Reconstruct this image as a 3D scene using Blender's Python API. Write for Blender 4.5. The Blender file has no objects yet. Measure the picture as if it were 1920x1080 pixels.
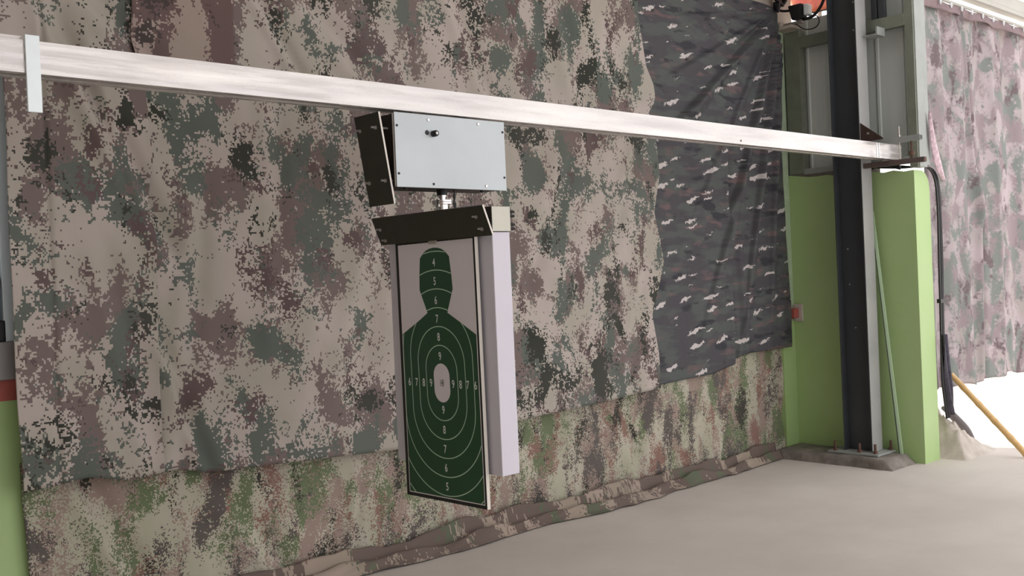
import bpy, math, random
from mathutils import Vector, Matrix, noise
random.seed(7)
C = bpy.context.scene.collection
PI = math.pi

# ------------------------------------------------------------------ camera
def nrm(v): return v.normalized()
_f = 1912.0
dX = nrm(Vector((3030-960, 434-540, _f)))
_b = Vector((-803-960, 600-540, _f))
dY = nrm(_b - dX*_b.dot(dX))
dZ = -dX.cross(dY)
if dZ.y > 0: dZ = -dZ
right = Vector((dX.x, dY.x, dZ.x)); down = Vector((dX.y, dY.y, dZ.y)); fwd = Vector((dX.z, dY.z, dZ.z))
cam = bpy.data.cameras.new('camera'); camo_ = bpy.data.objects.new('camera', cam); C.objects.link(camo_)
cam.sensor_width = 36; cam.lens = 36*_f/1920; cam.clip_start = 0.05; cam.clip_end = 200
M = Matrix((right, -down, -fwd)).transposed().to_4x4(); M.translation = (0, 0, 1.5)
camo_.matrix_world = M
bpy.context.scene.camera = camo_

# ------------------------------------------------------------------ mesh builder
class MB:
    def __init__(s): s.v = []; s.f = []; s.m = []; s.uv = []; s.cur = 0; s.smooth = []; s.sm = False
    def add(s, vs, fs, uvs=None):
        o = len(s.v); s.v += [Vector(p) for p in vs]
        for f in fs:
            s.f.append([o+i for i in f]); s.m.append(s.cur); s.smooth.append(s.sm)
            s.uv.append([uvs[i] for i in f] if uvs else None)
    def box(s, x0, x1, y0, y1, z0, z1):
        vs = [(x, y, z) for x in (x0, x1) for y in (y0, y1) for z in (z0, z1)]
        s.add(vs, [(0,1,3,2),(4,6,7,5),(0,4,5,1),(2,3,7,6),(0,2,6,4),(1,5,7,3)])
    def hexa(s, b, t):      # bottom 4, top 4 points (same winding)
        s.add(list(b)+list(t), [(3,2,1,0),(4,5,6,7),(0,1,5,4),(1,2,6,5),(2,3,7,6),(3,0,4,7)])
    def prism(s, poly, d):  # poly 3D points, extruded by vector d
        n = len(poly); d = Vector(d); p = [Vector(q) for q in poly]
        s.add(p+[q+d for q in p], [tuple(range(n))[::-1], tuple(range(n, 2*n))]+[(i, (i+1) % n, n+(i+1) % n, n+i) for i in range(n)])
    def cyl(s, a, b, r, n=16, r2=None):
        a = Vector(a); b = Vector(b); r2 = r if r2 is None else r2
        ax = (b-a).normalized(); t = Vector((0,0,1)) if abs(ax.z) < .9 else Vector((1,0,0))
        u = ax.cross(t).normalized(); w = ax.cross(u)
        vs = [a+(u*math.cos(2*PI*i/n)+w*math.sin(2*PI*i/n))*r for i in range(n)]
        vs += [b+(u*math.cos(2*PI*i/n)+w*math.sin(2*PI*i/n))*r2 for i in range(n)]
        sm = s.sm; s.sm = n > 8
        s.add(vs, [(i, (i+1) % n, n+(i+1) % n, n+i) for i in range(n)]); s.sm = False
        s.add(vs[:n], [tuple(range(n))[::-1]]); s.add(vs[n:], [tuple(range(n))]); s.sm = sm
    def tube(s, pts, r, n=8):
        pts = [Vector(p) for p in pts]; rings = []
        u = None
        for i, p in enumerate(pts):
            t = (pts[min(i+1, len(pts)-1)]-pts[max(i-1, 0)]).normalized()
            if u is None:
                k = Vector((0,0,1)) if abs(t.z) < .9 else Vector((1,0,0)); u = t.cross(k).normalized()
            u = (u-t*u.dot(t)).normalized(); w = t.cross(u)
            rr = r(i/(len(pts)-1)) if callable(r) else r
            rings.append([p+(u*math.cos(2*PI*j/n)+w*math.sin(2*PI*j/n))*rr for j in range(n)])
        vs = [q for R in rings for q in R]; fs = []
        for i in range(len(rings)-1):
            for j in range(n): fs.append((i*n+j, i*n+(j+1) % n, (i+1)*n+(j+1) % n, (i+1)*n+j))
        sm = s.sm; s.sm = True; s.add(vs, fs); s.sm = False
        s.add(rings[0], [tuple(range(n))[::-1]]); s.add(rings[-1], [tuple(range(n))]); s.sm = sm
    def grid(s, fn, nu, nv, uvf=None, thick=0):
        vs = []; uvs = []
        for j in range(nv+1):
            for i in range(nu+1):
                a, b = i/nu, j/nv
                p = fn(a, b); vs.append(p); uvs.append(uvf(a, b, p) if uvf else (p[0], p[2]))
        s.sm = True
        s.add(vs, [(j*(nu+1)+i, j*(nu+1)+i+1, (j+1)*(nu+1)+i+1, (j+1)*(nu+1)+i) for j in range(nv) for i in range(nu)], uvs)
        s.sm = False

def link(name, mb, mats, parent=None, bevel=0, origin=None, solid=0):
    me = bpy.data.meshes.new(name)
    if parent is not None: o0 = parent['_w']
    elif origin is not None: o0 = origin
    else:
        xs = [v.x for v in mb.v]; ys = [v.y for v in mb.v]; zs = [v.z for v in mb.v]
        o0 = ((min(xs)+max(xs))/2, (min(ys)+max(ys))/2, min(zs))
    O = Vector(o0)
    me.from_pydata([v-O for v in mb.v], [], mb.f)
    if not isinstance(mats, (list, tuple)): mats = [mats]
    for m in mats: me.materials.append(m)
    uvl = me.uv_layers.new(name='UVMap')
    for p in me.polygons:
        p.material_index = mb.m[p.index]; p.use_smooth = mb.smooth[p.index]
        uv = mb.uv[p.index]
        if uv:
            for li, q in zip(p.loop_indices, uv): uvl.data[li].uv = q
    me.validate(); me.update()
    import bmesh
    bm = bmesh.new(); bm.from_mesh(me); 
    if solid == 0 and bevel >= 0: bmesh.ops.recalc_face_normals(bm, faces=bm.faces)
    bm.to_mesh(me); bm.free()
    o = bpy.data.objects.new(name, me); C.objects.link(o)
    if parent is not None: o.parent = parent
    else: o.location = O
    o['_w'] = tuple(O)
    if bevel > 0:
        b = o.modifiers.new('bevel', 'BEVEL'); b.width = bevel; b.segments = 2; b.limit_method = 'ANGLE'; b.angle_limit = .6
    if solid:
        b = o.modifiers.new('thickness', 'SOLIDIFY'); b.thickness = solid; b.offset = 0
    return o
def thing(name, label, cat, loc, group=None):
    o = bpy.data.objects.new(name, None); C.objects.link(o); o.location = loc; o['_w'] = tuple(loc)
    o.empty_display_size = .1
    return tag(o, label, cat, group)
def tag(o, label, cat, group=None, kind=None):
    o['label'] = label; o['category'] = cat
    if group: o['group'] = group
    if kind: o['kind'] = kind
    return o
def struct(name, mb, mats, **k):
    o = link(name, mb, mats, **k); o['kind'] = 'structure'; return o

# ------------------------------------------------------------------ materials
def srgb(r, g, b):
    def c(x):
        x /= 255
        return x/12.92 if x <= .04045 else ((x+.055)/1.055)**2.4
    return (c(r), c(g), c(b), 1)
class N:
    def __init__(s, name):
        s.mat = bpy.data.materials.new(name); s.mat.use_nodes = True; s.t = s.mat.node_tree
        s.b = s.t.nodes['Principled BSDF']; s.out = s.t.nodes['Material Output']
    def n(s, typ, **k):
        nd = s.t.nodes.new(typ)
        for a, v in k.items():
            if a.startswith('i_'):
                key = a[2:]; key = int(key) if key.isdigit() else key.replace('_', ' ')
                if isinstance(v, bpy.types.NodeSocket): s.t.links.new(v, nd.inputs[key])
                else: nd.inputs[key].default_value = v
            else: setattr(nd, a, v)
        return nd
    def l(s, a, b): s.t.links.new(a, b)
    def math(s, op, a, b=0.0, c=None):
        nd = s.n('ShaderNodeMath', operation=op, i_0=a, i_1=b)
        if c is not None: nd.inputs[2].default_value = c
        return nd.outputs[0]
    def mix(s, fac, a, b):
        nd = s.n('ShaderNodeMix', data_type='RGBA')
        for i, v in ((0, fac), (6, a), (7, b)):
            if isinstance(v, bpy.types.NodeSocket): s.l(v, nd.inputs[i])
            else: nd.inputs[i].default_value = v
        return nd.outputs[2]
    def noise(s, vec, scale, detail=2, rough=.5, w=None, dist=0):
        nd = s.n('ShaderNodeTexNoise'); nd.inputs['Scale'].default_value = scale; nd.inputs['Detail'].default_value = detail
        nd.inputs['Roughness'].default_value = rough; nd.inputs['Distortion'].default_value = dist
        if vec is not None: s.l(vec, nd.inputs['Vector'])
        return nd.outputs['Fac']
    def ramp(s, fac, lo, hi):
        nd = s.n('ShaderNodeMapRange', i_0=fac); nd.inputs[1].default_value = lo; nd.inputs[2].default_value = hi
        return nd.outputs[0]
    def mapping(s, vec, loc=(0,0,0), rot=(0,0,0), scale=(1,1,1)):
        nd = s.n('ShaderNodeMapping'); s.l(vec, nd.inputs[0])
        nd.inputs[1].default_value = loc; nd.inputs[2].default_value = rot; nd.inputs[3].default_value = scale
        return nd.outputs[0]
    def bump(s, h, strength=.3, dist=.01):
        nd = s.n('ShaderNodeBump', i_Strength=strength, i_Distance=dist); s.l(h, nd.inputs['Height'])
        s.l(nd.outputs[0], s.b.inputs['Normal'])
def plain(name, col, rough=.6, metal=0, var=.0, scale=8, bump=0, spec=.5):
    n = N(name); n.b.inputs['Roughness'].default_value = rough; n.b.inputs['Metallic'].default_value = metal
    n.b.inputs['Specular IOR Level'].default_value = spec
    g = n.n('ShaderNodeNewGeometry').outputs['Position']
    if var:
        f = n.noise(g, scale, 4, .6)
        dark = tuple(c*(1-var) for c in col[:3])+(1,); lite = tuple(min(1, c*(1+var)) for c in col[:3])+(1,)
        n.l(n.mix(n.ramp(f, .3, .7), dark, lite), n.b.inputs['Base Color'])
    else: n.b.inputs['Base Color'].default_value = col
    if bump: n.bump(n.noise(g, scale*6, 3), bump, .004)
    return n.mat

def digital_camo(name, base, cols, off, cell=.0068, s1=3.9, rot=.5, stretch=(1.25,.8,1), transl=0, soft=False, jit=.14, var=.04):
    """cols: list of (colour, threshold, seed offset); pixelated blotches with dithered edges"""
    n = N(name); n.b.inputs['Roughness'].default_value = .9; n.b.inputs['Specular IOR Level'].default_value = .15
    uv = n.n('ShaderNodeUVMap').outputs[0]
    v0 = n.mapping(uv, loc=(off, off*.7, 0))
    if not soft:
        sn = n.n('ShaderNodeVectorMath', operation='SNAP'); n.l(v0, sn.inputs[0]); sn.inputs[1].default_value = (cell, cell*1.15, 1)
        v = sn.outputs[0]
    else: v = v0
    wn = n.n('ShaderNodeTexWhiteNoise', noise_dimensions='3D'); n.l(v, wn.inputs[0])
    col = base
    vr = n.mapping(v, rot=(0, 0, rot), scale=stretch)
    # base tint variation
    bn = n.noise(n.mapping(vr, loc=(9, 4, 0)), s1*.8, 1)
    alt = (base[0]*.86, base[1]*.9, base[2]*.84, 1)
    col = n.mix(n.ramp(bn, .4, .6), base, alt)
    for c, th, sd in cols:
        vv = n.mapping(vr, loc=(sd, sd*1.7, sd*.3))
        a = n.noise(vv, s1, 2.2, .5, dist=.5 if soft else .35)
        b = n.noise(n.mapping(v, loc=(sd, 0, 0)), s1*7, 2, .6)
        x = n.math('ADD', a, n.math('MULTIPLY', n.math('SUBTRACT', b, .5), .32))
        if not soft:
            x = n.math('ADD', x, n.math('MULTIPLY', n.math('SUBTRACT', wn.outputs[0], .5), jit*.5))
            cl = n.noise(n.mapping(v, loc=(sd*2, 1, 0)), .42/cell, 1, .5)
            x = n.math('ADD', x, n.math('MULTIPLY', n.math('SUBTRACT', cl, .5), jit*1.9))
            m = n.math('GREATER_THAN', x, th)
        else: m = n.ramp(x, th-.04, th+.05)
        col = n.mix(m, col, c)
    # fabric dirt / fading
    d = n.noise(uv, 1.1, 3)
    col = n.mix(n.ramp(d, .35, .7), col, n.mix(var*3, col, (.3, .28, .26, 1)))
    n.l(col, n.b.inputs['Base Color'])
    w = n.n('ShaderNodeTexWave'); w.inputs['Scale'].default_value = 180; n.l(uv, w.inputs[0])
    n.bump(n.noise(uv, 14, 3), .25, .012)
    if transl:
        tr = n.n('ShaderNodeBsdfTranslucent'); n.l(col, tr.inputs[0])
        mx = n.n('ShaderNodeMixShader'); mx.inputs[0].default_value = transl
        n.l(n.b.outputs[0], mx.inputs[1]); n.l(tr.outputs[0], mx.inputs[2]); n.l(mx.outputs[0], n.out.inputs[0])
    return n.mat

TAUPE = srgb(182, 171, 164)
def main_camo(name, off, **k):
    return digital_camo(name, k.pop('base', TAUPE), [
        (srgb(118, 104, 101), .545, 3.1), (srgb(94, 101, 94), .57, 11.7), (srgb(98, 83, 82), .635, 23.9), (srgb(58, 60, 54), .64, 41.3)], off, **k)
m_camoA = main_camo('camouflage cloth pixelled', 0)
m_camoB = main_camo('camouflage cloth pixelled left', 5.37)
m_camoC = digital_camo('camouflage cloth brown', srgb(166, 148, 142), [
        (srgb(104, 86, 84), .47, 3.1), (srgb(74, 66, 64), .62, 23.9)], 13.3)
m_pile = digital_camo('camouflage cloth dusty', srgb(160, 144, 132), [
        (srgb(104, 90, 84), .46, 3.1), (srgb(92, 98, 80), .62, 11.7)], 31.3, cell=.007, s1=3.5)
m_skirt = digital_camo('camouflage cloth fine', srgb(180, 174, 158), [
        (srgb(134, 104, 94), .585, 3.1), (srgb(104, 116, 86), .555, 11.7), (srgb(150, 132, 122), .57, 17.7), (srgb(92, 86, 82), .60, 33.9), (srgb(60, 58, 52), .67, 41.3)],
        2.2, cell=.0045, s1=3.8, rot=.15, stretch=(1.5,.7,1), jit=.2)
m_out = digital_camo('camouflage cloth faded', srgb(198, 186, 190), [
        (srgb(168, 154, 158), .50, 3.1), (srgb(146, 152, 148), .56, 11.7), (srgb(128, 114, 118), .62, 23.9)], 7.7, s1=5.5, rot=.3, soft=True, transl=.3)

def black_camo():
    n = N('camouflage cloth black'); n.b.inputs['Roughness'].default_value = .8; n.b.inputs['Specular IOR Level'].default_value = .25
    uv = n.n('ShaderNodeUVMap').outputs[0]
    v = n.mapping(uv, rot=(0, 0, -.12), scale=(1, 3.2, 1))
    col = n.mix(n.ramp(n.noise(n.mapping(v, loc=(3, 0, 0)), 3.2, 3), .46, .56), srgb(78, 76, 80), srgb(86, 90, 88))
    col = n.mix(n.ramp(n.noise(n.mapping(v, loc=(17, 3, 0)), 4.0, 3), .58, .68), col, srgb(108, 92, 92))
    col = n.mix(n.ramp(n.noise(n.mapping(v, loc=(31, 9, 0)), 3.6, 3), .58, .64), col, srgb(60, 60, 64))
    # pale flecks: ragged short dashes scattered on a jittered lattice
    w = n.n('ShaderNodeTexNoise'); w.inputs['Scale'].default_value = 26; w.inputs['Detail'].default_value = 3; n.l(uv, w.inputs['Vector'])
    off = n.n('ShaderNodeVectorMath', operation='MULTIPLY_ADD'); n.l(w.outputs['Color'], off.inputs[0]); off.inputs[1].default_value = (.12, .05, 0)
    n.l(uv, off.inputs[2])
    vm = n.mapping(n.mapping(off.outputs[0], rot=(0, 0, -.27)), scale=(3.6, 9.2, 1))
    vo = n.n('ShaderNodeTexVoronoi', voronoi_dimensions='2D'); vo.inputs['Scale'].default_value = 1; n.l(vm, vo.inputs['Vector'])
    sep = n.n('ShaderNodeSeparateColor'); n.l(vo.outputs['Color'], sep.inputs[0])
    dv = n.n('ShaderNodeVectorMath', operation='SUBTRACT'); n.l(vm, dv.inputs[0]); n.l(vo.outputs['Position'], dv.inputs[1])
    dm = n.mapping(dv.outputs[0], scale=(1.0, 2.1, 0))
    ln = n.n('ShaderNodeVectorMath', operation='LENGTH'); n.l(dm, ln.inputs[0])
    thr = n.math('MULTIPLY', n.ramp(sep.outputs[0], .05, 1.1), .33)
    fine = n.math('MULTIPLY', n.math('SUBTRACT', n.noise(uv, 90, 3), .5), .42)
    m = n.math('LESS_THAN', n.math('ADD', ln.outputs['Value'], fine), thr)
    col = n.mix(m, col, srgb(196, 188, 186))
    n.l(col, n.b.inputs['Base Color']); n.bump(n.noise(uv, 9, 3), .3, .02)
    return n.mat
m_black = black_camo()

def steel_rail():
    n = N('galvanised rail'); n.b.inputs['Metallic'].default_value = .45
    g = n.n('ShaderNodeNewGeometry').outputs['Position']
    st = n.mapping(g, scale=(1.2, 6, 14))
    a = n.noise(st, 1.2, 3, .5)
    n.l(n.mix(n.ramp(a, .3, .72), srgb(188, 183, 181), srgb(220, 214, 209)), n.b.inputs['Base Color'])
    n.l(n.ramp(n.noise(st, 3.0, 4), .2, 1.4), n.b.inputs['Roughness'])
    n.bump(n.noise(n.mapping(g, scale=(2, 6, 30)), 4, 3), .08, .004)
    return n.mat
m_rail = steel_rail()
m_box = plain('brushed sheet steel', srgb(180, 186, 188), .42, .35, .05, 3)
m_boxside = plain('painted housing', srgb(52, 46, 42), .6)
m_white_plate = plain('bright aluminium plate', srgb(232, 240, 242), .4, .2, .03, 12)
m_shield = plain('dark olive armour steel', srgb(52, 50, 40), .45, .2, .12, 14)
m_edge = plain('cut steel edge', srgb(226, 220, 210), .5, .1)
m_bolt = plain('zinc bolt', srgb(190, 184, 178), .35, .7)
m_chrome = plain('turned steel', srgb(200, 196, 194), .22, .9)
m_blackp = plain('black rubber', srgb(22, 22, 24), .5)
m_dark = plain('dark column paint', srgb(56, 60, 63), .5, .0, .10, 5, spec=.5)
m_frame = plain('dark green frame paint', srgb(122, 127, 113), .6, 0, .16, 7)
m_frame2 = plain('grey frame paint', srgb(150, 154, 150), .6, 0, .08, 7)
m_bar = plain('crossbar aluminium', srgb(196, 194, 182), .5, .2, .04, 8)
m_foam = plain('white foam', srgb(216, 212, 222), .7, 0, .02, 3)
m_blackboard = plain('black board edge', srgb(20, 19, 20), .5)
m_paper = plain('poster paper', srgb(230, 222, 226), .55)
m_green = plain('poster green', srgb(30, 74, 48), .4, 0, .05, 3)
m_line = plain('poster pale green lines', srgb(188, 214, 190), .5)
m_num = plain('poster white numerals', srgb(226, 230, 224), .5)
m_num2 = plain('poster dark numerals', srgb(70, 62, 66), .5)
m_cable = plain('black cable', srgb(24, 23, 26), .45)
m_red = plain('faded red paint', srgb(176, 92, 84), .7, 0, .12, 20)
m_beige = plain('beige painted wall', srgb(182, 172, 160), .8, 0, .08, 3)
m_palegreen = plain('pale green plaster', srgb(176, 194, 164), .8, 0, .12, 9, .2)
m_rust = plain('rust', srgb(96, 72, 60), .9, 0, .3, 40)
m_bamboo = plain('bamboo', srgb(206, 168, 112), .5, 0, .15, 18)
m_orange = None
def green_wall():
    n = N('green painted masonry'); n.b.inputs['Roughness'].default_value = .65
    g = n.n('ShaderNodeNewGeometry').outputs['Position']
    c = n.mix(n.ramp(n.noise(g, 1.5, 4, .6), .3, .75), srgb(164, 192, 128), srgb(174, 197, 143))
    sc = n.ramp(n.noise(n.mapping(g, scale=(1, 1, .5)), 11, 5, .7), .68, .76)
    c = n.mix(n.math('MULTIPLY', sc, .35), c, srgb(206, 216, 182))
    n.l(c, n.b.inputs['Base Color']); n.bump(n.noise(g, 20, 4), .15, .01)
    return n.mat
m_gwall = green_wall()
def concrete(name, a, b, sc=1.2):
    n = N(name); n.b.inputs['Roughness'].default_value = .75
    g = n.n('ShaderNodeNewGeometry').outputs['Position']
    c = n.mix(n.ramp(n.noise(g, sc, 5, .6), .3, .7), a, b)
    sp = n.ramp(n.noise(g, 34, 2, .5), .74, .78)
    c = n.mix(n.math('MULTIPLY', sp, .4), c, srgb(120, 112, 104))
    n.l(c, n.b.inputs['Base Color']); n.bump(n.noise(g, 60, 4), .12, .004)
    return n.mat
m_floor = concrete('dusty concrete floor', srgb(190, 181, 173), srgb(205, 197, 189))
m_rubble = concrete('broken concrete', srgb(168, 158, 148), srgb(202, 192, 182), 9)
m_dirt = concrete('dark dusty concrete', srgb(96, 90, 84), srgb(140, 132, 124), 9)
def cladding():
    n = N('grey cladding sheet'); n.b.inputs['Roughness'].default_value = .5; n.b.inputs['Metallic'].default_value = .1
    g = n.n('ShaderNodeNewGeometry').outputs['Position']
    n.l(n.mix(n.ramp(n.noise(n.mapping(g, scale=(1, 3, .3)), 3, 3), .3, .7), srgb(206, 213, 209), srgb(220, 226, 221)), n.b.inputs['Base Color'])
    return n.mat
m_clad = cladding()
def orange():
    n = N('orange translucent sheet'); g = n.n('ShaderNodeNewGeometry').outputs['Position']
    c = n.mix(n.ramp(n.noise(n.mapping(g, scale=(1, 4, 1)), 2.5, 2), .4, .6), srgb(222, 146, 132), srgb(230, 190, 158))
    n.l(c, n.b.inputs['Base Color'])
    tr = n.n('ShaderNodeBsdfTranslucent'); n.l(c, tr.inputs[0])
    mx = n.n('ShaderNodeMixShader'); mx.inputs[0].default_value = .6
    n.l(n.b.outputs[0], mx.inputs[1]); n.l(tr.outputs[0], mx.inputs[2]); n.l(mx.outputs[0], n.out.inputs[0])
    return n.mat
m_orange = orange()
m_roof = plain('roof sheet', srgb(214, 214, 214), .7)
m_glass = plain('frosted window glass', srgb(176, 196, 204), .25, 0, .05, 4)
m_wframe = plain('white window frame', srgb(214, 226, 232), .5)
m_sill = plain('grey sill tile', srgb(140, 136, 136), .5, 0, .05, 9)
m_eave = plain('pale eave steel', srgb(172, 170, 162), .5, .1, .06, 6)

# ------------------------------------------------------------------ setting
mb = MB(); mb.box(-6, 30, -8, 24, -.1, 0); struct('floor', mb, m_floor)
# back wall: green dado, red stripe, sill band, plaster
mb = MB()
mb.box(-3, 7.56, 4.62, 4.85, 0, 1.08); mb.cur = 1
mb.box(-3, 7.29, 4.615, 4.85, 1.08, 1.17); mb.cur = 2
mb.box(1.42, 7.56, 4.62, 4.85, 1.17, 3.44); mb.cur = 3
mb.box(1.42, 7.56, 4.62, 4.85, 3.44, 4.2); mb.box(-3, 1.42, 4.62, 4.85, 3.1, 4.2)
struct('wall_back', mb, [m_gwall, m_red, m_palegreen, m_beige])
mb = MB(); mb.box(-3, 1.43, 4.57, 4.85, 1.17, 1.33); struct('trim_sill', mb, m_sill, bevel=.005).name = 'trim_1'
w = MB(); 
for (a, b, c, d) in ((1.33, 1.42, 1.33, 3.1), (.25, .31, 1.33, 3.1)): w.box(a, b, 4.59, 4.72, c, d)
w.box(.31, 1.33, 4.64, 4.72, 1.33, 1.38); w.box(.31, 1.33, 4.64, 4.72, 3.04, 3.1); w.box(.77, .81, 4.64, 4.72, 1.38, 3.04)
wo = struct('window_1', w, m_wframe, bevel=.004)
g = MB(); g.box(.31, 1.33, 4.675, 4.685, 1.38, 3.04); link('pane', g, m_glass, wo)
w = MB(); w.box(-3, .25, 4.62, 4.85, 1.33, 3.1); struct('wall_back_left', w, m_beige).name = 'wall_back_left'
# small clutter on the sill
jb = MB(); jb.box(1.18, 1.335, 4.585, 4.638, 1.33, 1.42); jb.cyl((1.30, 4.61, 1.42), (1.31, 4.61, 1.60), .02, 10)
jb.box(1.2, 1.30, 4.588, 4.636, 1.42, 1.50)
tag(link('junk_box', jb, m_blackp, bevel=.006), 'small dark clutter standing on the window sill at the left edge', 'clutter')

# return wall, rounded on its outer top edge, extruded along Y
def ret_profile(y, top):
    p = [(7.32, y, 0), (7.32, y, top)]
    cx, cz, r = 7.56-.13, top-.13, .13
    for i in range(9):
        a = PI/2*(1-i/8); p.append((cx+r*math.cos(a), y, cz+r*math.sin(a)))
    p.append((7.56, y, 0)); return [Vector(q) for q in p]
mb = MB(); ny = 14
rows = [ret_profile(3.505+(4.62-3.505)*j/ny, 2.18+.06*j/ny+random.uniform(-.012, .012)*(0 < j)) for j in range(ny+1)]
n_ = len(rows[0]); vs = [q for r in rows for q in r]
fs = [(j*n_+i, j*n_+(i+1) % n_, (j+1)*n_+(i+1) % n_, (j+1)*n_+i) for j in range(ny) for i in range(n_)]
fs += [tuple(range(n_))[::-1], tuple(range(ny*n_, (ny+1)*n_))]
mb.add(vs, fs); struct('wall_right', mb, m_gwall)
mb = MB(); mb.box(7.14, 7.319, 4.557, 4.619, 0, 1.08); mb.cur = 1; mb.box(7.14, 7.319, 4.557, 4.619, 1.08, 1.165); mb.cur = 2; mb.box(7.14, 7.319, 4.557, 4.619, 1.165, 3.42)
struct('wall_pier', mb, [m_gwall, m_red, m_palegreen]).name = 'trim_3'
mb = MB(); mb.box(7.33, 7.5, 3.86, 4.6, 2.17, 2.252); struct('trim_4', mb, m_dirt)
# stub of the red stripe at the inner corner
mb = MB(); mb.box(7.235, 7.30, 4.50, 4.555, 1.09, 1.165); mb.cur = 1; mb.box(7.30, 7.319, 4.47, 4.555, 1.06, 1.20)
struct('trim_2', mb, [m_red, m_rubble], bevel=.006)
# roof and far shell, unseen, shaped to shade the bay and dim its left
mb = MB(); mb.box(-4, 6.2, -2.6, 5.1, 4.2, 4.3); mb.box(-4, 1.2, -6.5, -2.6, 4.2, 4.3); mb.box(6.2, 7.7, 3.3, 5.1, 4.2, 4.3); mb.box(7.7, 14, 3.0, 3.75, 4.2, 4.3); struct('ceiling', mb, m_roof)
mb = MB(); mb.box(-3.2, -3.0, -6.5, 4.85, 0, 4.2); struct('wall_left_shade', mb, m_beige)

# ------------------------------------------------------------------ cladding + frame of the return bay
mb = MB()
def rib(a):
    p = (a*5) % 1
    return .012 if p < .14 else 0
ys = [3.54+(4.62-3.54)*i/180 for i in range(181)]
for (z0, z1, ya, yb) in ((2.26, 3.50, 3.53, 4.62), (3.50, 4.19, 3.53, 4.08)):
    vs = []; 
    sel = [y for y in ys if ya <= y <= yb]
    for y in sel: vs += [(7.44-rib(y), y, z0), (7.44-rib(y), y, z1)]
    k = len(sel); back = [(7.455, sel[-1], z0), (7.455, sel[-1], z1), (7.455, sel[0], z0), (7.455, sel[0], z1)]
    fs = [(2*i, 2*i+2, 2*i+3, 2*i+1) for i in range(k-1)]
    o = 2*k; fs += [(2*k-2, o, o+1, 2*k-1), (o, o+2, o+3, o+1), (o+2, 0, 1, o+3)]
    mb.add(vs+back, fs)
tag(link('cladding_sheet', mb, m_clad), 'pale grey ribbed metal cladding sheet behind the green frame above the green wall', 'wall sheet')

fr = thing('steel_frame', 'dark green square tube frame standing on the green return wall', 'frame', (7.36, 4.0, 2.24))
def part(name, mats, parent, boxes=(), cyls=(), bevel=.002):
    b = MB()
    for q in boxes: b.box(*q)
    for q in cyls: b.cyl(*q)
    return link(name, b, mats, parent, bevel)
part('corner_post', m_frame, fr, [(7.32, 7.40, 4.415, 4.545, 2.25, 3.40)])
part('top_rail', m_frame, fr, [(7.32, 7.38, 3.535, 4.415, 3.255, 3.345)])
part('bottom_rail', m_frame2, fr, [(7.325, 7.385, 3.54, 4.415, 2.24, 2.285)])
post = part('end_post', m_frame, fr, [(7.325, 7.338, 3.472, 3.535, 2.20, 4.19)])
part('end_post_face', m_frame2, fr, [(7.34, 7.46, 3.465, 3.535, 2.20, 4.19)])
part('panel_edge_strip', m_frame2, fr, [(7.462, 7.53, 3.475, 3.50, 2.22, 4.19)])
part('ceiling_channel', m_dark, fr, [(7.32, 7.345, 3.685, 3.735, 3.345, 4.19), (7.32, 7.345, 3.745, 3.79, 3.345, 4.19), (7.345, 7.36, 3.685, 3.79, 3.345, 4.19)])
part('bracket_plate', m_frame2, fr, [(7.20, 7.32, 3.686, 3.70, 3.20, 3.262), (7.18, 7.32, 3.70, 3.80, 3.20, 3.206)])

# ------------------------------------------------------------------ column
co = thing('steel_column', 'dark grey steel H column bolted to a base plate before the green wall', 'column', (7.17, 3.915, .08))
b = MB(); b.box(7.093, 7.246, 3.80, 3.810, .09, 4.19); b.box(7.093, 7.246, 4.02, 4.03, .09, 4.19); b.box(7.160, 7.170, 3.81, 4.02, .09, 4.19)
link('column_shaft', b, m_dark, co, .0015)
b = MB(); b.box(7.094, 7.245, 3.7985, 3.7998, .092, 4.18); link('flange_face', b, plain('pale grey lit flange', srgb(158, 158, 156), .5, 0, .12, 2.5), co)  # flange paint made paler: daylight on this side put into the colour
b = MB(); b.box(7.02, 7.30, 3.72, 4.13, .075, .09); link('base_plate', b, m_frame2, co, .002)
for x, y in ((7.05, 3.88), (7.05, 4.08), (7.28, 3.75), (7.06, 3.76)):
    b = MB(); b.cyl((x, y, .09), (x, y, .16), .010, 12); b.cyl((x, y, .09), (x, y, .108), .019, 6); link('anchor_bolt', b, m_rust, co)
b = MB(); b.prism([(7.10, 3.80, 2.41), (7.10, 3.80, 2.552), (7.10, 3.625, 2.42), (7.10, 3.625, 2.41)], (.01, 0, 0)); gp = link('gusset_plate', b, plain('brown steel', srgb(70, 52, 46), .6, .1, .2, 30), co, .001)
b = MB(); b.cyl((7.098, 3.735, 2.465), (7.088, 3.735, 2.465), .009, 10); link('bolt', b, m_bolt, gp)
b = MB(); b.box(7.12, 7.16, 3.355, 3.80, 2.372, 2.412); a1 = link('support_arm', b, m_frame2, co, .002)
b = MB(); b.box(7.125, 7.155, 3.3535, 3.356, 2.377, 2.407); link('open_end', b, m_blackp, a1)
b = MB(); b.box(7.12, 7.16, 3.33, 3.80, 2.212, 2.249); a2 = link('support_arm', b, plain('brown arm', srgb(92, 78, 74), .6), co, .002)
b = MB(); b.box(7.125, 7.155, 3.3285, 3.331, 2.217, 2.244); link('open_end', b, m_rust, a2)
b = MB(); b.cyl((7.14, 3.52, 2.20), (7.14, 3.52, 2.49), .005, 8); b.cyl((7.14, 3.52, 2.412), (7.14, 3.52, 2.425), .011, 6); link('threaded_rod', b, m_bolt, co)
b = MB(); b.cyl((7.14, 3.43, 2.249), (7.14, 3.43, 2.372), .007, 8); b.cyl((7.14, 3.43, 2.27), (7.14, 3.43, 2.30), .020, 10); link('threaded_rod', b, m_rust, co)
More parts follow.
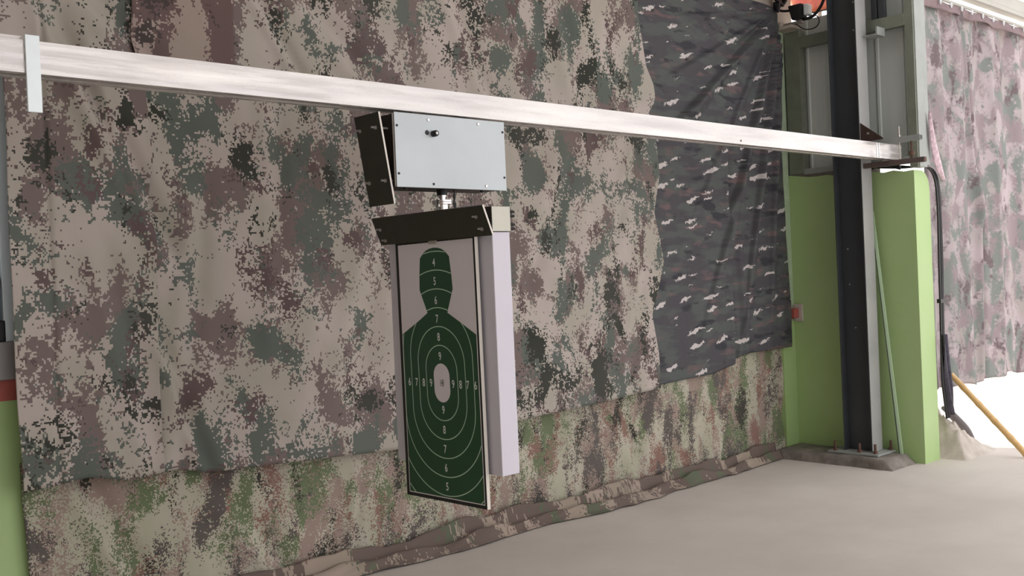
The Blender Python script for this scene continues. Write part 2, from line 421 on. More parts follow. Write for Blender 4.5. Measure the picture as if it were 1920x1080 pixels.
for y, z in ((3.88, 3.56), (3.845, 3.47), (3.85, 3.26), (3.97, 1.62), (3.965, 1.35), (3.93, 1.02)):
    b = MB(); b.cyl((7.160, y, z), (7.154, y, z), .006, 8); link('rivet', b, m_bolt, co)
b = MB(); b.sm = True
pts = []
for i in range(24):
    a = 2*PI*i/24; pts.append((7.159, 3.838+.010*math.cos(a), 3.545+(.03 if math.sin(a) > 0 else -.03)+.010*math.sin(a)))
b.sm = False; b.prism(pts, (-.001, 0, 0)); link('slot_hole', b, m_clad, co)

# leaning flat bar beside the column
lb = MB(); p0 = Vector((7.258, 3.825, 1.893)); p1 = Vector((7.258, 3.667, .062)); 
lb.hexa([p1, p1+Vector((.0, -.024, 0)), p1+Vector((.004, -.024, 0)), p1+Vector((.004, 0, 0))], [p0, p0+Vector((0, -.022, 0)), p0+Vector((.004, -.022, 0)), p0+Vector((.004, 0, 0))])
lb.cur = 1  # dark leg: shadow along the bar's left put into the colour
lb.hexa([p1+Vector((-.010, 0, 0)), p1, p1+Vector((0, .004, 0)), p1+Vector((-.010, .004, 0))], [p0+Vector((-.003, 0, 0)), p0, p0+Vector((0, .004, 0)), p0+Vector((-.003, .004, 0))])
tag(link('angle_bar', lb, [plain('pale green bar', srgb(196, 224, 186), .5), m_dark]), 'thin pale green steel angle bar leaning behind the column', 'bar')

# rough plinth at the foot of the column
def lump(name, x0, x1, y0, y1, h, mat, seed, nu=40, nv=30, label='', cat='', amp=.3, edge=.18, shape=None):
    b = MB()
    def f(a, c):
        x = x0+(x1-x0)*a; y = y0+(y1-y0)*c
        e = min(a, 1-a, c, 1-c)/edge; e = max(0, min(1, e)); e = e*e*(3-2*e)
        q = noise.noise(Vector((x*5+seed, y*5, 0)))*.6+noise.noise(Vector((x*17+seed, y*17, 3)))*.3+noise.noise(Vector((x*50, y*50, seed)))*.12
        z = h*e*(shape(a, c) if shape else 1)*(1+amp*q*1.6)-.004*(1-e)
        return (x+.02*q, y+.02*q, max(z, -.004))
    b.grid(f, nu, nv)
    o = link(name, b, mat, bevel=-1); tag(o, label, cat); return o
lump('concrete_footing', 6.93, 7.32, 3.56, 4.60, .072, m_dirt, 3.3, label='low dark dusty concrete footing under the steel column', cat='footing', amp=.05, edge=.08)

# ------------------------------------------------------------------ curtains
def pw(pts, x):
    if x <= pts[0][0]: return pts[0][1]
    for (a, b), (c, d) in zip(pts, pts[1:]):
        if x <= c: return b+(d-b)*(x-a)/(c-a)
    return pts[-1][1]
def nz(x, y, s): return noise.noise(Vector((x, y, s)))
def ridge(x, z, ax, az, bx, bz, w, amp):
    """soft crease running from a to b"""
    dx, dz = bx-ax, bz-az; L = math.hypot(dx, dz); t = ((x-ax)*dx+(z-az)*dz)/(L*L)
    d = ((x-ax)*dz-(z-az)*dx)/L
    e = 1 if 0 <= t <= 1 else math.exp(-(min(abs(t), abs(t-1))*L/.12)**2)
    s = d/w
    return amp*e*(math.exp(-s*s)-.7*math.exp(-(s-1.6)**2))
CRM = [(1.60, 2.62, 2.02, 1.75, .05, .055), (2.2, 1.9, 2.05, .8, .05, .026), (1.55, 3.0, 1.95, 2.6, .05, .035), (1.72, 2.45, 1.86, 2.0, .03, -.03),
       (2.6, 3.2, 3.3, 2.5, .06, .04), (2.45, 3.1, 2.75, 2.6, .03, .03), (3.4, 2.2, 3.0, 1.0, .08, .02), (4.7, 2.2, 4.3, 1.5, .07, .03), (5.35, 2.3, 5.1, 1.8, .05, .03),
       (4.6, 3.4, 4.9, 2.4, .07, .026), (5.4, 1.6, 5.2, .8, .06, .026), (1.75, 1.6, 1.9, .9, .05, .026), (2.62, 2.3, 2.58, 1.3, .05, .016),
       (3.9, 1.9, 3.8, .9, .06, .016), (3.7, 3.3, 4.1, 2.5, .05, .025), (2.0, 1.2, 2.15, .75, .03, .03)]
def fold_main(x, z):
    return max(-.06, min(.055, fold_main_(x, z)*.85))
def fold_main_(x, z):
    d = nz(x*.9+z*.5, z*.5, 1)*.030+nz(x*2.6+z*1.6, z*.8-x*.3, 5)*.018+nz(x*7+z*3, z*2.2, 8)*.006
    for c in CRM: d += ridge(x, z, *c)
    return d
HEM = [(1.348,.716),(1.499,.724),(1.624,.739),(1.81,.697),(2.036,.71),(2.207,.671),(2.503,.659),(3.283,.619),(4.34,.667),(5.0,.69),(5.60,.72)]
HEM = [(a*.986, b-.013) for a, b in HEM]
REDGE = [(.72,5.578),(.95,5.576),(1.212,5.517),(1.58,5.677),(1.918,5.581),(2.182,5.657),(2.406,5.642),(2.607,5.568),(2.70,5.645),(2.80,5.63),(2.922,5.56),(3.1,5.53),(3.25,5.501),(4.05,5.50)]
REDGE = [(z, x*.986) for z, x in REDGE]
def cloth(name, mat, xl, xr, zb, zt, base, fold, nu, nv, label, cat='camouflage cloth', parentless=True, solid=.003):
    b = MB()
    def f(s, t):
        x = xl(1.5)+(xr(1.5)-xl(1.5))*s
        z = zb(x)+(zt(x)-zb(x))*t
        x = xl(z)+(xr(z)-xl(z))*s
        z = zb(x)+(zt(x)-zb(x))*t
        return (x, base-abs(0)+fold(x, z), z)
    b.grid(f, nu, nv); o = link(name, b, mat, solid=solid, bevel=-1); tag(o, label, cat, None); return o
k = lambda v: (lambda q: v)
cloth('camouflage_curtain', m_camoA, k(1.92), lambda z: pw(REDGE, z), lambda x: pw(HEM, x), k(4.02), 4.49, fold_main, 260, 150,
      'wide brown and grey pixelled camouflage curtain hanging across the middle of the back wall')
cloth('camouflage_curtain', m_camoB, lambda z: 1.333+.012*nz(z*2, 0, 4), lambda z: 1.94+.006*nz(z*3, 1, 2), lambda x: pw(HEM, x)+.004, k(4.02), 4.47,
      lambda x, z: fold_main(x, z)*1.0+(.012*math.exp(-((x-1.49)/.012)**2)), 110, 150,
      'narrow pixelled camouflage curtain at the far left beside the green wall and window')
cloth('camouflage_curtain', m_camoC, k(1.885), lambda z: 2.375+.02*(z-2.8), k(2.47), k(4.03), 4.445, lambda x, z: fold_main(x, z)*1.0, 60, 80,
      'purple brown camouflage cloth patch hanging above the rail at upper left')
# black curtain gathered to the upper right corner
PC = Vector((7.205, 3.575))
BH = [(5.40,.715),(5.578,.723),(6.15,.743),(6.386,.781),(6.50,.835),(6.564,.856),(7.24,.859)]
BT = [(5.40,3.60),(5.9,3.60),(6.793,3.60),(7.0,3.592),(7.215,3.582)]
def fold_black(x, z):
    dx, dz = PC.x-x, PC.y-z; r = math.hypot(dx, dz)+1e-4; th = math.atan2(dz, dx)   # 0 = to the left, pi/2 = down
    d = nz(x*2, z*1.2, 9)*.02+nz(x*6+z*4, z*3, 3)*.006
    fall = math.exp(-((r-.9)/1.5)**2) if r > .9 else min(1, r/.25)
    for t0, w, amp in ((.17, .05, .02), (.43, .07, .03), (.62, .05, .055), (.72, .05, -.03), (.93, .06, .025), (1.13, .05, .05), (1.2, .035, -.04), (1.31, .03, .05), (1.36, .025, -.03), (1.44, .03, .045), (1.50, .02, -.02)):
        if amp < 0: continue
        s = (th-t0)/(w*2.2)
        v_ = 0 if s < 0 else (s/.12 if s < .12 else max(0, 1-(s-.12)/.88))
        d -= amp*fall*v_*v_*(3-2*v_)*1.5*(1+.3*nz(r*3, t0*9, 1))
    d += ridge(x, z, 6.46, 2.3, 6.47, .72, .035, .03)
    d += ridge(x, z, 6.56, 2.0, 6.58, .72, .03, -.018)
    d += ridge(x, z, 6.05, 2.0, 5.75, .9, .06, .012)
    return d*min(1, .25+r/.5)*max(0, min(1, (x-5.62)/.4))
cloth('black_camouflage_curtain', m_black, k(5.40), lambda z: pw([(.85,7.222),(1.07,7.226),(2.367,7.185),(3.4,7.204),(3.6,7.21)], z),
      lambda x: pw(BH, x), lambda x: pw(BT, x), 4.532, lambda x, z: min(fold_black(x, z), .02 if x > 7.05 else .05), 220, 200,
      'black camouflage curtain with white flecks gathered to its upper right corner')
# lower skirt
def fold_skirt(x, z):
    d = nz(x*2.2+z, z, 21)*.02+nz(x*7+z*2, z*2, 5)*.012+nz(x*16, z*5, 2)*.004
    d += ridge(x, z, 1.62, .72, 1.95, .05, .045, .04)+ridge(x, z, 3.05, .4, 3.0, .02, .02, .012)+ridge(x, z, 2.2, .66, 2.6, .1, .05, .02)
    d += ridge(x, z, 6.6, .7, 6.3, .05, .05, .03)+ridge(x, z, 7.05, .6, 7.2, .05, .04, .03)+ridge(x, z, 5.2, .6, 5.4, .05, .06, .02)
    return max(-.045, min(.03, d))
cloth('camouflage_skirt_cloth', m_skirt, lambda z: 1.362+.05*max(0, .7-z), lambda z: pw([(0,7.27),(.4,7.26),(.8,7.215)], z), k(.012), lambda x: pw(HEM, x)+.11+.05*min(1, max(0, (x-5.3)/.4))+.09*max(0, (x-5.8)/1.4),
      4.58, fold_skirt, 320, 50, 'long fine patterned green and pink camouflage cloth lining the bottom of the back wall')
# bunched cloth along the floor
b = MB()
def fp(s, t):
    x = 1.55+(6.92-1.55)*s
    grow = min(1, .45+.55*math.sin(min(1, s*1.5)*PI/2))*(1-.5*max(0, s-.8)/.2)
    w = .17+.06*nz(x*1.3, 0, 4)+.03*nz(x*5, 0, 2)
    w = w*grow
    h = .09+.05*nz(x*2.3, 2, 4)
    y = 4.545-w*t
    ph = t*PI
    z = h*math.exp(-((t-.12)/.16)**2)+.045*math.exp(-((t-.62-.1*nz(x*1.5, 0, 8))/.2)**2)*(1+nz(x*3, 1, 9))+.010*(1-t)+.008
    z += .03*abs(nz(x*5+t*6, t*3, 26))*(1-t*.6)+.014*nz(x*9, t*4, 6)*(1-t)+.02*max(0, nz(x*3.1+t*3, t*2, 15))*(1-t)
    return (x, y+.012*nz(x*6, t*3, 1), max(.006, z))
b.grid(fp, 300, 26, uvf=lambda a, c, p: (p[0], p[1]*1.0))
tag(link('bunched_cloth', b, m_pile, solid=.003, bevel=-1), 'dusty brown camouflage cloth bunched in a ridge along the floor at the wall foot', 'camouflage cloth')
# knot of dark cloth at the gathered corner
kn = MB()
for i in range(9):
    a = i*.7; kn.tube([(7.205+.05*math.cos(a+t*2.2)*(1+.3*t), 4.50+.03*math.sin(a*2+t*3), 3.60+.07*math.sin(a+t*2.9)+.01*i) for t in [j/10*1.6 for j in range(11)]], .011, 6)
kn.tube([(7.21, 4.50, 3.60), (7.20, 4.49, 3.70), (7.22, 4.52, 3.85), (7.22, 4.55, 4.1)], .014, 8)
kn.tube([(7.21, 4.48, 3.60), (7.10, 4.47, 3.625), (7.02, 4.47, 3.635)], .012, 8)
tag(link('tied_knot', kn, m_cable), 'black rope knot tying up the corner of the black camouflage curtain', 'knot')

# outdoor curtain on a cable
def oc_fold(x, z):
    e = .5+.5*(3.5-z)/3
    d = .03*math.sin(x*9+nz(x, z*.4, 3)*3)*e+.02*math.sin(x*21+z*.5)*(1-.4*e)+.02*nz(x*3, z*.8, 6)
    d += ridge(x, z, 8.35, 3.45, 8.62, 1.9, .035, .05)+ridge(x, z, 8.62, 2.2, 8.6, .6, .04, .05)+ridge(x, z, 8.9, 3.3, 8.95, .8, .04, .03)
    return max(-.06, min(.06, d))
oc = thing('outdoor_curtain', 'faded pink and grey camouflage curtain hanging outdoors right of the green wall', 'camouflage cloth', (8.7, 3.56, .5))
b = MB()
b.grid(lambda s, t: (7.59+(10.6-7.59)*s, 3.56+oc_fold(7.59+3.01*s, .5+3.0*t), (.50+.012*math.sin(s*17)+.01*math.sin(s*41))+3.0*t-.0), 220, 120)
link('cloth', b, m_out, oc, solid=.003, bevel=-1)
b = MB(); m_band = plain('dark hem band', srgb(128, 110, 112), .85, 0, .15, 12)
b.grid(lambda s, t: (7.59+3.01*s, 3.515+.02*math.sin(s*30)*(1-t), 3.44+.012*abs(math.sin(s*22))+.068*t), 160, 4); link('hem_band', b, m_band, oc, solid=.004, bevel=-1)
for i, x in enumerate((7.86, 8.05, 8.24, 8.43, 8.64, 8.85, 9.06, 9.27, 9.5)):
    b = MB(); z = 3.50
    b.tube([(x+.012*math.cos(a), 3.497, z+.016*math.sin(a)) for a in [j/10*1.7*PI-.4 for j in range(11)]], .0045, 6)
    link('hook', b, m_white_plate, oc)
ev = thing('eave_beam', 'pale grey eave beam running above the outdoor curtain', 'beam', (8.7, 3.55, 3.55))
b = MB(); b.cyl((7.54, 3.52, 3.535), (10.6, 3.52, 3.535), .012, 12); link('support_cable_tube', b, m_eave, ev)
b = MB(); b.box(7.54, 10.6, 3.45, 3.53, 3.585, 3.62); b.box(7.54, 10.6, 3.45, 3.462, 3.62, 3.72); link('lower_channel', b, m_eave, ev, .002)
b = MB(); b.box(7.54, 10.6, 3.42, 3.43, 3.73, 4.19); link('fascia', b, m_eave, ev, .002)

# flap of cloth by the post
b = MB()
F = [(7.475,3.46,2.60,.012),(7.485,3.46,2.47,.06),(7.50,3.46,2.36,.09),(7.53,3.46,2.27,.11),(7.58,3.46,2.18,.10),(7.66,3.46,2.10,.04)]
b.grid(lambda s, t: (pw([(i/5, F[i][0]) for i in range(6)], s)+pw([(i/5, F[i][3]) for i in range(6)], s)*(t), 3.455-.02*math.sin(t*PI), pw([(i/5, F[i][2]) for i in range(6)], s)+.02*t), 30, 8)
tag(link('cloth_flap', b, plain('pink cloth', srgb(200, 176, 184), .8, 0, .35, 30), solid=.003, bevel=-1), 'narrow pink cloth flap hanging down beside the frame post', 'cloth')
# cable bundle over and down the end of the return wall
cb = thing('cable_bundle', 'bundle of black cables running over the green wall and down its outer edge', 'cables', (7.6, 3.48, 0))
def smooth(pts, n=60):
    P = [Vector(p) for p in pts]; out = []
    for i in range(len(P)-1):
        a = P[max(i-1, 0)]; b_ = P[i]; c = P[i+1]; d = P[min(i+2, len(P)-1)]
        for j in range(8):
            t = j/8
            out.append(.5*((2*b_)+(c-a)*t+(2*a-5*b_+4*c-d)*t*t+(3*b_-a-3*c+d)*t**3))
    out.append(P[-1]); return out
for o_ in (-.014, 0, .018, .034):
    b = MB()
    b.tube(smooth([(7.30, 3.90-o_, 2.245), (7.34, 3.72, 2.225+o_*.4), (7.38, 3.60-o_, 2.21), (7.46, 3.52, 2.213), (7.56+o_, 3.49, 2.19), (7.635+o_, 3.485, 2.09), (7.655+o_, 3.485, 1.86),
                   (7.645+o_*1.2, 3.485, 1.5), (7.635+o_, 3.485, 1.2), (7.625+o_, 3.485, .9), (7.62+o_*1.2, 3.485, .6), (7.66+o_, 3.48, .30)]), .008 if o_ else .006, 8)
    link('cable', b, m_cable, cb)
b = MB(); b.box(7.60, 7.69, 3.47, 3.50, 1.18, 1.21); link('cable_tie', b, m_cable, cb)
b = MB(); b.grid(lambda s, t: (7.605+.075*s+.09*(1-t)**2, 3.475+.02*math.sin(s*9+t*5), .32+.62*t), 14, 30); link('wrapping_cloth', b, plain('dark wrap', srgb(84, 80, 92), .8, 0, .4, 20), cb, solid=.004, bevel=-1)
b = MB(); b.tube(smooth([(7.27, 3.95, 2.235), (7.29, 3.85, 2.215), (7.28, 3.75, 2.24), (7.31, 3.66, 2.22), (7.30, 3.6, 2.20)]), .012, 7); link('cable', b, m_cable, cb)

# floodlight / camera and its cables on top of the pier
fl = thing('floodlight', 'small black floodlight fixed above the pale pier in the upper right corner', 'lamp', (7.25, 4.36, 3.42))
b = MB(); b.hexa([(7.20, 4.32, 3.46), (7.20, 4.40, 3.46), (7.30, 4.40, 3.46), (7.30, 4.32, 3.46)], [(7.19, 4.305, 3.575), (7.19, 4.425, 3.575), (7.31, 4.425, 3.575), (7.31, 4.305, 3.575)]); link('housing', b, m_blackp, fl, .008)
b = MB(); b.box(7.22, 7.30, 4.27, 4.305, 3.48, 3.57); link('lens_guard', b, m_white_plate, fl, .01)
b = MB(); b.box(7.24, 7.28, 4.38, 4.60, 3.435, 3.455); b.box(7.24, 7.28, 4.34, 4.38, 3.435, 3.47); link('mounting_arm', b, m_bolt, fl, .003)
b = MB(); b.tube(smooth([(7.26, 4.33, 3.46), (7.25, 4.25, 3.46), (7.25, 4.19, 3.50), (7.25, 4.145, 3.56), (7.25, 4.11, 3.66), (7.24, 4.08, 3.85), (7.24, 4.06, 4.15)]), .012, 10); link('thick_cable', b, m_cable, fl)
b = MB(); b.tube(smooth([(7.25, 4.43, 3.55), (7.24, 4.50, 3.56), (7.22, 4.54, 3.58)]), .010, 8); link('thick_cable', b, m_cable, fl)
b = MB(); b.tube(smooth([(7.26, 4.40, 3.44), (7.26, 4.33, 3.385), (7.26, 4.27, 3.37), (7.26, 4.215, 3.38), (7.26, 4.19, 3.42), (7.26, 4.21, 3.46), (7.26, 4.26, 3.475)]), .0045, 6); link('thin_cable', b, m_cable, fl)
b = MB(); b.box(7.20, 7.33, 4.40, 4.615, 3.405, 3.43); b.box(7.205, 7.25, 4.5, 4.615, 3.43, 3.47)
tag(link('timber_ledge', b, m_beige, bevel=.004), 'pale timber ledge capping the pale green pier beneath the floodlight', 'ledge')

# orange awning outside, above the cladding
b = MB()
b.grid(lambda s, t: (7.60+1.1*t, 4.06+(.62+1.4*t)*s, 3.615+1.2*t-.028*math.sin(s*PI)+.01*math.sin(s*40)), 60, 20)
aw = tag(link('orange_awning', b, m_orange, solid=.004, bevel=-1), 'orange red translucent sheet awning seen above the cladding', 'awning')
b = MB(); b.tube([(7.60, 4.06+.62*s/20, 3.613-.028*math.sin(s/20*PI)) for s in range(21)], .006, 6)
o = link('rim', b, m_cable, aw)
for x, y, z in ((8.0, 4.5, 3.97), (8.5, 4.9, 4.5)):
    b = MB(); b.cyl((x, y, 0), (x, y, z), .02, 10); link('support_pole', b, m_frame2, aw)
# top purlin above the black curtain
b = MB(); b.box(5.0, 7.2, 4.56, 4.61, 3.60, 3.72); tag(link('wall_batten', b, m_beige, bevel=.003), 'pale timber batten along the wall above the black curtain', 'batten')

# ------------------------------------------------------------------ outdoors at right
def rshape(a, c): return max(.05, (1-a)**1.3)*(.45+.55*min(1, c/.35))*1.25
lump('rubble_mound', 7.57, 8.30, 3.30, 3.95, .40, m_rubble, 8.1, 60, 50, 'pale broken concrete heap on the ground just right of the green wall', 'rubble', .55, .30, rshape)
b = MB(); b.tube(smooth([(7.98, 3.66, .33), (8.06, 3.65, .29), (8.16, 3.64, .22), (8.27, 3.62, .13), (8.33, 3.60, .05), (8.34, 3.58, .01)]), lambda t: .016+.02*math.sin(t*PI), 10)
tag(link('rubber_hose', b, plain('grey rubber', srgb(92, 86, 88), .6)), 'curved dark grey rubber piece lying over the concrete heap', 'hose')
b = MB()
A = Vector((7.94, 3.02, .02)); B = Vector((7.765, 3.49, .625))
pts = [A+(B-A)*i/24 for i in range(25)]
b.tube(pts, lambda t: .024-.003*t+(.003 if int(t*24) % 5 == 0 else 0), 14)
tag(link('bamboo_pole', b, m_bamboo), 'tan bamboo pole leaning from the ground against the outdoor curtain', 'pole')

# ------------------------------------------------------------------ rail
ra = thing('overhead_rail', 'long pale galvanised steel rail crossing the picture above the target', 'rail', (3.2, 3.634, 2.258))
RX0, RX1 = -2.2, 7.295
b = MB()
for q in ((3.584, 3.588, 2.258, 2.370), (3.680, 3.684, 2.258, 2.370), (3.588, 3.680, 2.366, 2.370), (3.588, 3.616, 2.258, 2.262), (3.652, 3.680, 2.258, 2.262), (3.613, 3.616, 2.262, 2.275), (3.652, 3.655, 2.262, 2.275)):
    b.box(RX0, RX1, *q)
link('rail_channel', b, m_rail, ra, .0012)
b = MB(); b.box(RX1, RX1+.004, 3.584, 3.684, 2.262, 2.370); link('end_cap', b, m_rail, ra)
b = MB(); b.box(6.92, 6.932, 3.5815, 3.584, 2.262, 2.366); b.box(6.955, 6.965, 3.5815, 3.584, 2.262, 2.366); link('joint_strip', b, m_white_plate, ra)
b = MB(); b.box(1.142, 1.188, 3.572, 3.582, 2.127, 2.385); link('hanger_plate', b, m_white_plate, ra, .001)
b = MB(); b.box(1.07, 1.14, 3.60, 3.64, 2.371, 2.385); link('clip', b, m_bolt, ra, .001)
b = MB(); b.cyl((5.25, 3.584, 2.28), (5.25, 3.578, 2.28), .006, 8); link('bolt', b, m_bolt, ra)

# ------------------------------------------------------------------ drive box
bx = thing('drive_box', 'grey steel motor box with black shield hanging under the rail', 'motor box', (2.905, 3.60, 1.91))
b = MB(); b.box(2.597, 3.213, 3.503, 3.70, 1.918, 2.229); link('housing', b, m_boxside, bx, .003)
b = MB(); b.box(2.590, 3.220, 3.4975, 3.5025, 1.913, 2.232); link('front_cover', b, m_box, bx, .0012)
b = MB(); b.box(2.589, 2.5915, 3.506, 3.512, 1.916, 2.228); link('cover_flange', b, m_edge, bx)
def screw(x, z, mat, r=.007, parent=bx, nm='screw'):
    b = MB(); b.cyl((x, 3.4978, z), (x, 3.4945, z), r, 12, r*.8); b.cyl((x, 3.4945, z), (x, 3.4943, z), r*.4, 6); link(nm, b, mat, parent)
Yf = 3.4975
def boxpt(u, v):   # point of the cover from its measured fraction across / down
    return 2.590+.630*u, 2.232-.319*v
# fractions across the cover
for u, v, m in ((.29, .07, m_chrome), (.745, .065, m_chrome), (.80, .945, m_chrome)):
    x, z = boxpt(u, v); screw(x, z, m, .0075)
for u, v in ((.02, .18), (.02, .82), (.315, .945), (.982, .15), (.982, .81)):
    x, z = boxpt(u, v); screw(x, z, m_blackp, .006)
x, z = boxpt(.275, .245); b = MB(); b.cyl((x, 3.4976, z), (x, 3.4966, z), .011, 16); link('hole', b, m_blackp, bx)
x, z = boxpt(.33, .255); b = MB(); b.cyl((x, 3.4975, z), (x, 3.476, z), .014, 16); b.cyl((x, 3.476, z), (x, 3.470, z), .011, 16); kb = link('socket', b, m_blackp, bx)
b = MB(); b.cyl((x, 3.470, z), (x, 3.4695, z), .006, 12); link('socket_pin', b, m_bolt, kb)
for xx in (2.75, 3.08): 
    b = MB(); b.box(xx-.035, xx+.035, 3.606, 3.662, 2.229, 2.256); link('trolley', b, m_bolt, bx, .003)
for xx in (2.68, 3.12):
    b = MB(); b.cyl((xx, 3.56, 1.918), (xx, 3.56, 1.910), .008, 8); link('screw', b, m_blackp, bx)
# shield plate on the -X side, tilted
def shield(parent, xt, zt, xb, zb, y0, y1, th=.010, nm='deflector_plate'):
    d = Vector((xb-xt, 0, zb-zt)).normalized(); nn = Vector((-d.z, 0, d.x))
    if nn.x < 0: nn = -nn
    T = Vector((xt, 0, zt)); B = Vector((xb, 0, zb)); b = MB()
    def q(p, y, k): return p+nn*k+Vector((0, y, 0))
    b.hexa([q(B, y0, 0), q(B, y1, 0), q(B, y1, th), q(B, y0, th)], [q(T, y0, 0), q(T, y1, 0), q(T, y1, th), q(T, y0, th)])
    o = link(nm, b, [m_shield], parent)
    e = MB(); e.hexa([q(B, y0-.0008, .0008), q(B, y0, .0008), q(B, y0, th-.0008), q(B, y0-.0008, th-.0008)], [q(T, y0-.0008, .0008), q(T, y0, .0008), q(T, y0, th-.0008), q(T, y0-.0008, th-.0008)])
    link('bare_edge', e, m_edge, o)
    return o, T, B, nn
sh, T, B, nn = shield(bx, 2.518, 2.228, 2.580, 1.842, 3.512, 3.690)
def sbolt(par, T, B, nn, y, t, reach, r=.006):
    p = T+(B-T)*t+Vector((0, y, 0)); b = MB(); b.cyl(p-Vector((.024, 0, 0)), p+Vector((reach, 0, 0)), r*.8, 8); b.cyl(p-nn*.006, p, r*1.5, 6); link('bolt', b, m_bolt, par)
sbolt(sh, T, B, nn, 3.545, .16, .060); sbolt(sh, T, B, nn, 3.66, .16, .060); sbolt(sh, T, B, nn, 3.54, .74, .035); sbolt(sh, T, B, nn, 3.66, .74, .030)
# shaft and flange
AX, AY = 2.913, 3.597
b = MB(); b.cyl((AX, AY, 1.918), (AX, AY, 1.893), .024, 20); link('bearing', b, m_blackp, bx)
b = MB(); b.cyl((AX, AY, 1.90), (AX, AY, 1.87), .016, 20); b.cyl((AX, AY, 1.893), (AX, AY, 1.885), .021, 20); link('drive_shaft', b, m_chrome, bx)

# ------------------------------------------------------------------ target carrier
tc = thing('target_carrier', 'white foam backed target carrier with black deflector plate hanging beneath the motor box', 'target holder', (2.913, 3.58, .66))
b = MB(); b.cyl((AX, AY, 1.87), (AX, AY, 1.862), .046, 24); b.cyl((AX, AY, 1.860), (AX, AY, 1.852), .046, 24); link('flange', b, m_chrome, tc)
b = MB(); b.cyl((AX, AY, 1.853), (AX, AY, 1.812), .026, 24); link('collar', b, m_chrome, tc)
for dx, dy in ((-.034, -.014), (.034, -.014), (0, .036)):
    b = MB(); b.cyl((AX+dx, AY+dy, 1.875), (AX+dx, AY+dy, 1.840), .006, 8); link('flange_bolt', b, m_bolt, tc)
b = MB(); b.tube(smooth([(2.985, 3.60, 1.917), (2.99, 3.60, 1.89), (2.982, 3.60, 1.86), (2.986, 3.60, 1.83), (2.97, 3.60, 1.80)]), .0045, 7); b.tube(smooth([(2.99, 3.60, 1.917), (2.984, 3.60, 1.88), (2.993, 3.60, 1.85), (2.985, 3.60, 1.81)]), .0035, 7); link('cable', b, m_cable, tc)
b = MB(); b.box(2.860, 2.966, 3.210, 3.955, 1.705, 1.812); cbar = link('crossbar', b, m_boxside, tc, .002)
b = MB(); b.box(2.861, 2.965, 3.206, 3.2105, 1.706, 1.811); link('end_cap', b, m_bar, cbar, .001)
b = MB(); b.box(2.863, 2.963, 3.212, 3.952, .668, 1.703); link('foam_backing', b, m_foam, tc, .003)
for z in (1.79, 1.772, 1.735, 1.717):
    for y in (3.214,):
        b = MB(); b.cyl((2.966, y, z), (2.994, y, z), .006, 8); b.cyl((2.966, y, z), (2.982, y, z), .0085, 6); link('rear_bolt', b, m_blackp, tc)
sp, T, B, nn = shield(tc, 2.765, 1.810, 2.815, 1.686, 3.158, 3.947)
for y in (3.23, 3.82):
    b = MB(); b.box(2.80, 2.860, y, y+.07, 1.73, 1.775); link('plate_bracket', b, m_boxside, tc)
for y, t in ((3.215, .35), (3.205, .76), (3.905, .42), (3.895, .83)): sbolt(sp, T, B, nn, y, t, .03, .0055)

# ------------------------------------------------------------------ the target board
tb = thing('shooting_target', 'black edged shooting target board with green silhouette and white numbered rings', 'target', (2.83, 3.552, .51))
XF = 2.83; RC = Vector((XF, 3.552, 1.053)); tilt = math.radians(.45)
def P(s, t, dx=0):       # local poster coords -> world (s to the viewer's right = -Y)
    s2 = s*math.cos(tilt)-t*math.sin(tilt); t2 = s*math.sin(tilt)+t*math.cos(tilt)
    return Vector((XF+dx, RC.y-s2*1.0, RC.z+t2))
def PA(s, t, dx=0):      # the print sits slightly askew on the board
    k = max(0, 1-(abs(s)/.26)**4)
    return P(s+k*pw([(-.52, .003), (0, .001), (.3, -.009), (.45, -.013)], t), t, dx)
b = MB(); bl = [(-.2995, -.531), (.2675, -.531), (.2675, .640), (-.2995, .640)]
b.prism([P(s, t, .0) for s, t in bl], (.018, 0, 0)); b.cur = 1
b.prism([P(s, t, -.001) for s, t in [(.2675, -.531), (.268, -.531), (.268, .640), (.2675, .640)]], (.018, 0, 0))
link('backing_board', b, [m_blackboard, m_edge], tb)
fm = MB(); fmats = [m_paper, m_green, m_line, m_num, m_num2]
def flat(poly, lay, mi):   # flat sheet piece
    fm.cur = mi; n = len(poly); fm.add([(P if mi == 0 else PA)(s, t, -.0004*(lay+1)) for s, t in poly], [tuple(range(n))])
IL, IR, IB, IT = -.279, .2545, -.515, .628
flat([(IL, IB), (IR, IB), (IR, IT), (IL, IT)], 0, 0)
half = [(0, .603), (.03, .6005), (.055, .594), (.075, .584), (.092, .570), (.104, .560), (.114, .478), (.118, .416), (.071, .3125), (.140, .277), (.250, .216), (.250, -.5105)]
sil_r = half; sil_l = [(-.0045-(s if s < .25 else s+.014), t) for s, t in half]
sil = [(s, t) for s, t in sil_r]+sil_l[::-1][:-1]
# triangulate silhouette as horizontal strips
def half_w(t, side):
    # width of the silhouette at height t
    pts = sorted([(z, s) for s, z in half[:-1]]+[(-.5105, .250)], key=lambda q: q[0])
    w_ = pw(pts, t)
    return w_ if side > 0 else (.0045*0+(w_ if w_ < .245 else w_+.0245))
zs = sorted(set([t for s, t in half]+[.6025, .598, .588, .578, .566, .2165]))
for a, c in zip(zs, zs[1:]):
    e = 1e-5
    flat([(-half_w(a+e, -1), a), (half_w(a+e, 1), a), (half_w(c-e, 1), c), (-half_w(c-e, -1), c)], 1, 1)
def inside(s, t):
    if t > .603 or t < -.5105: return False
    return -half_w(t, -1) <= s <= half_w(t, 1)
def stadium(a_, b_, th, n=220):
    out = []; L = b_-a_
    for i in range(n):
        p = 2*PI*i/n; s = a_*math.cos(p); t = a_*math.sin(p)+(L if math.sin(p) >= 0 else -L); out.append((s, t, math.cos(p), math.sin(p)))
    return out
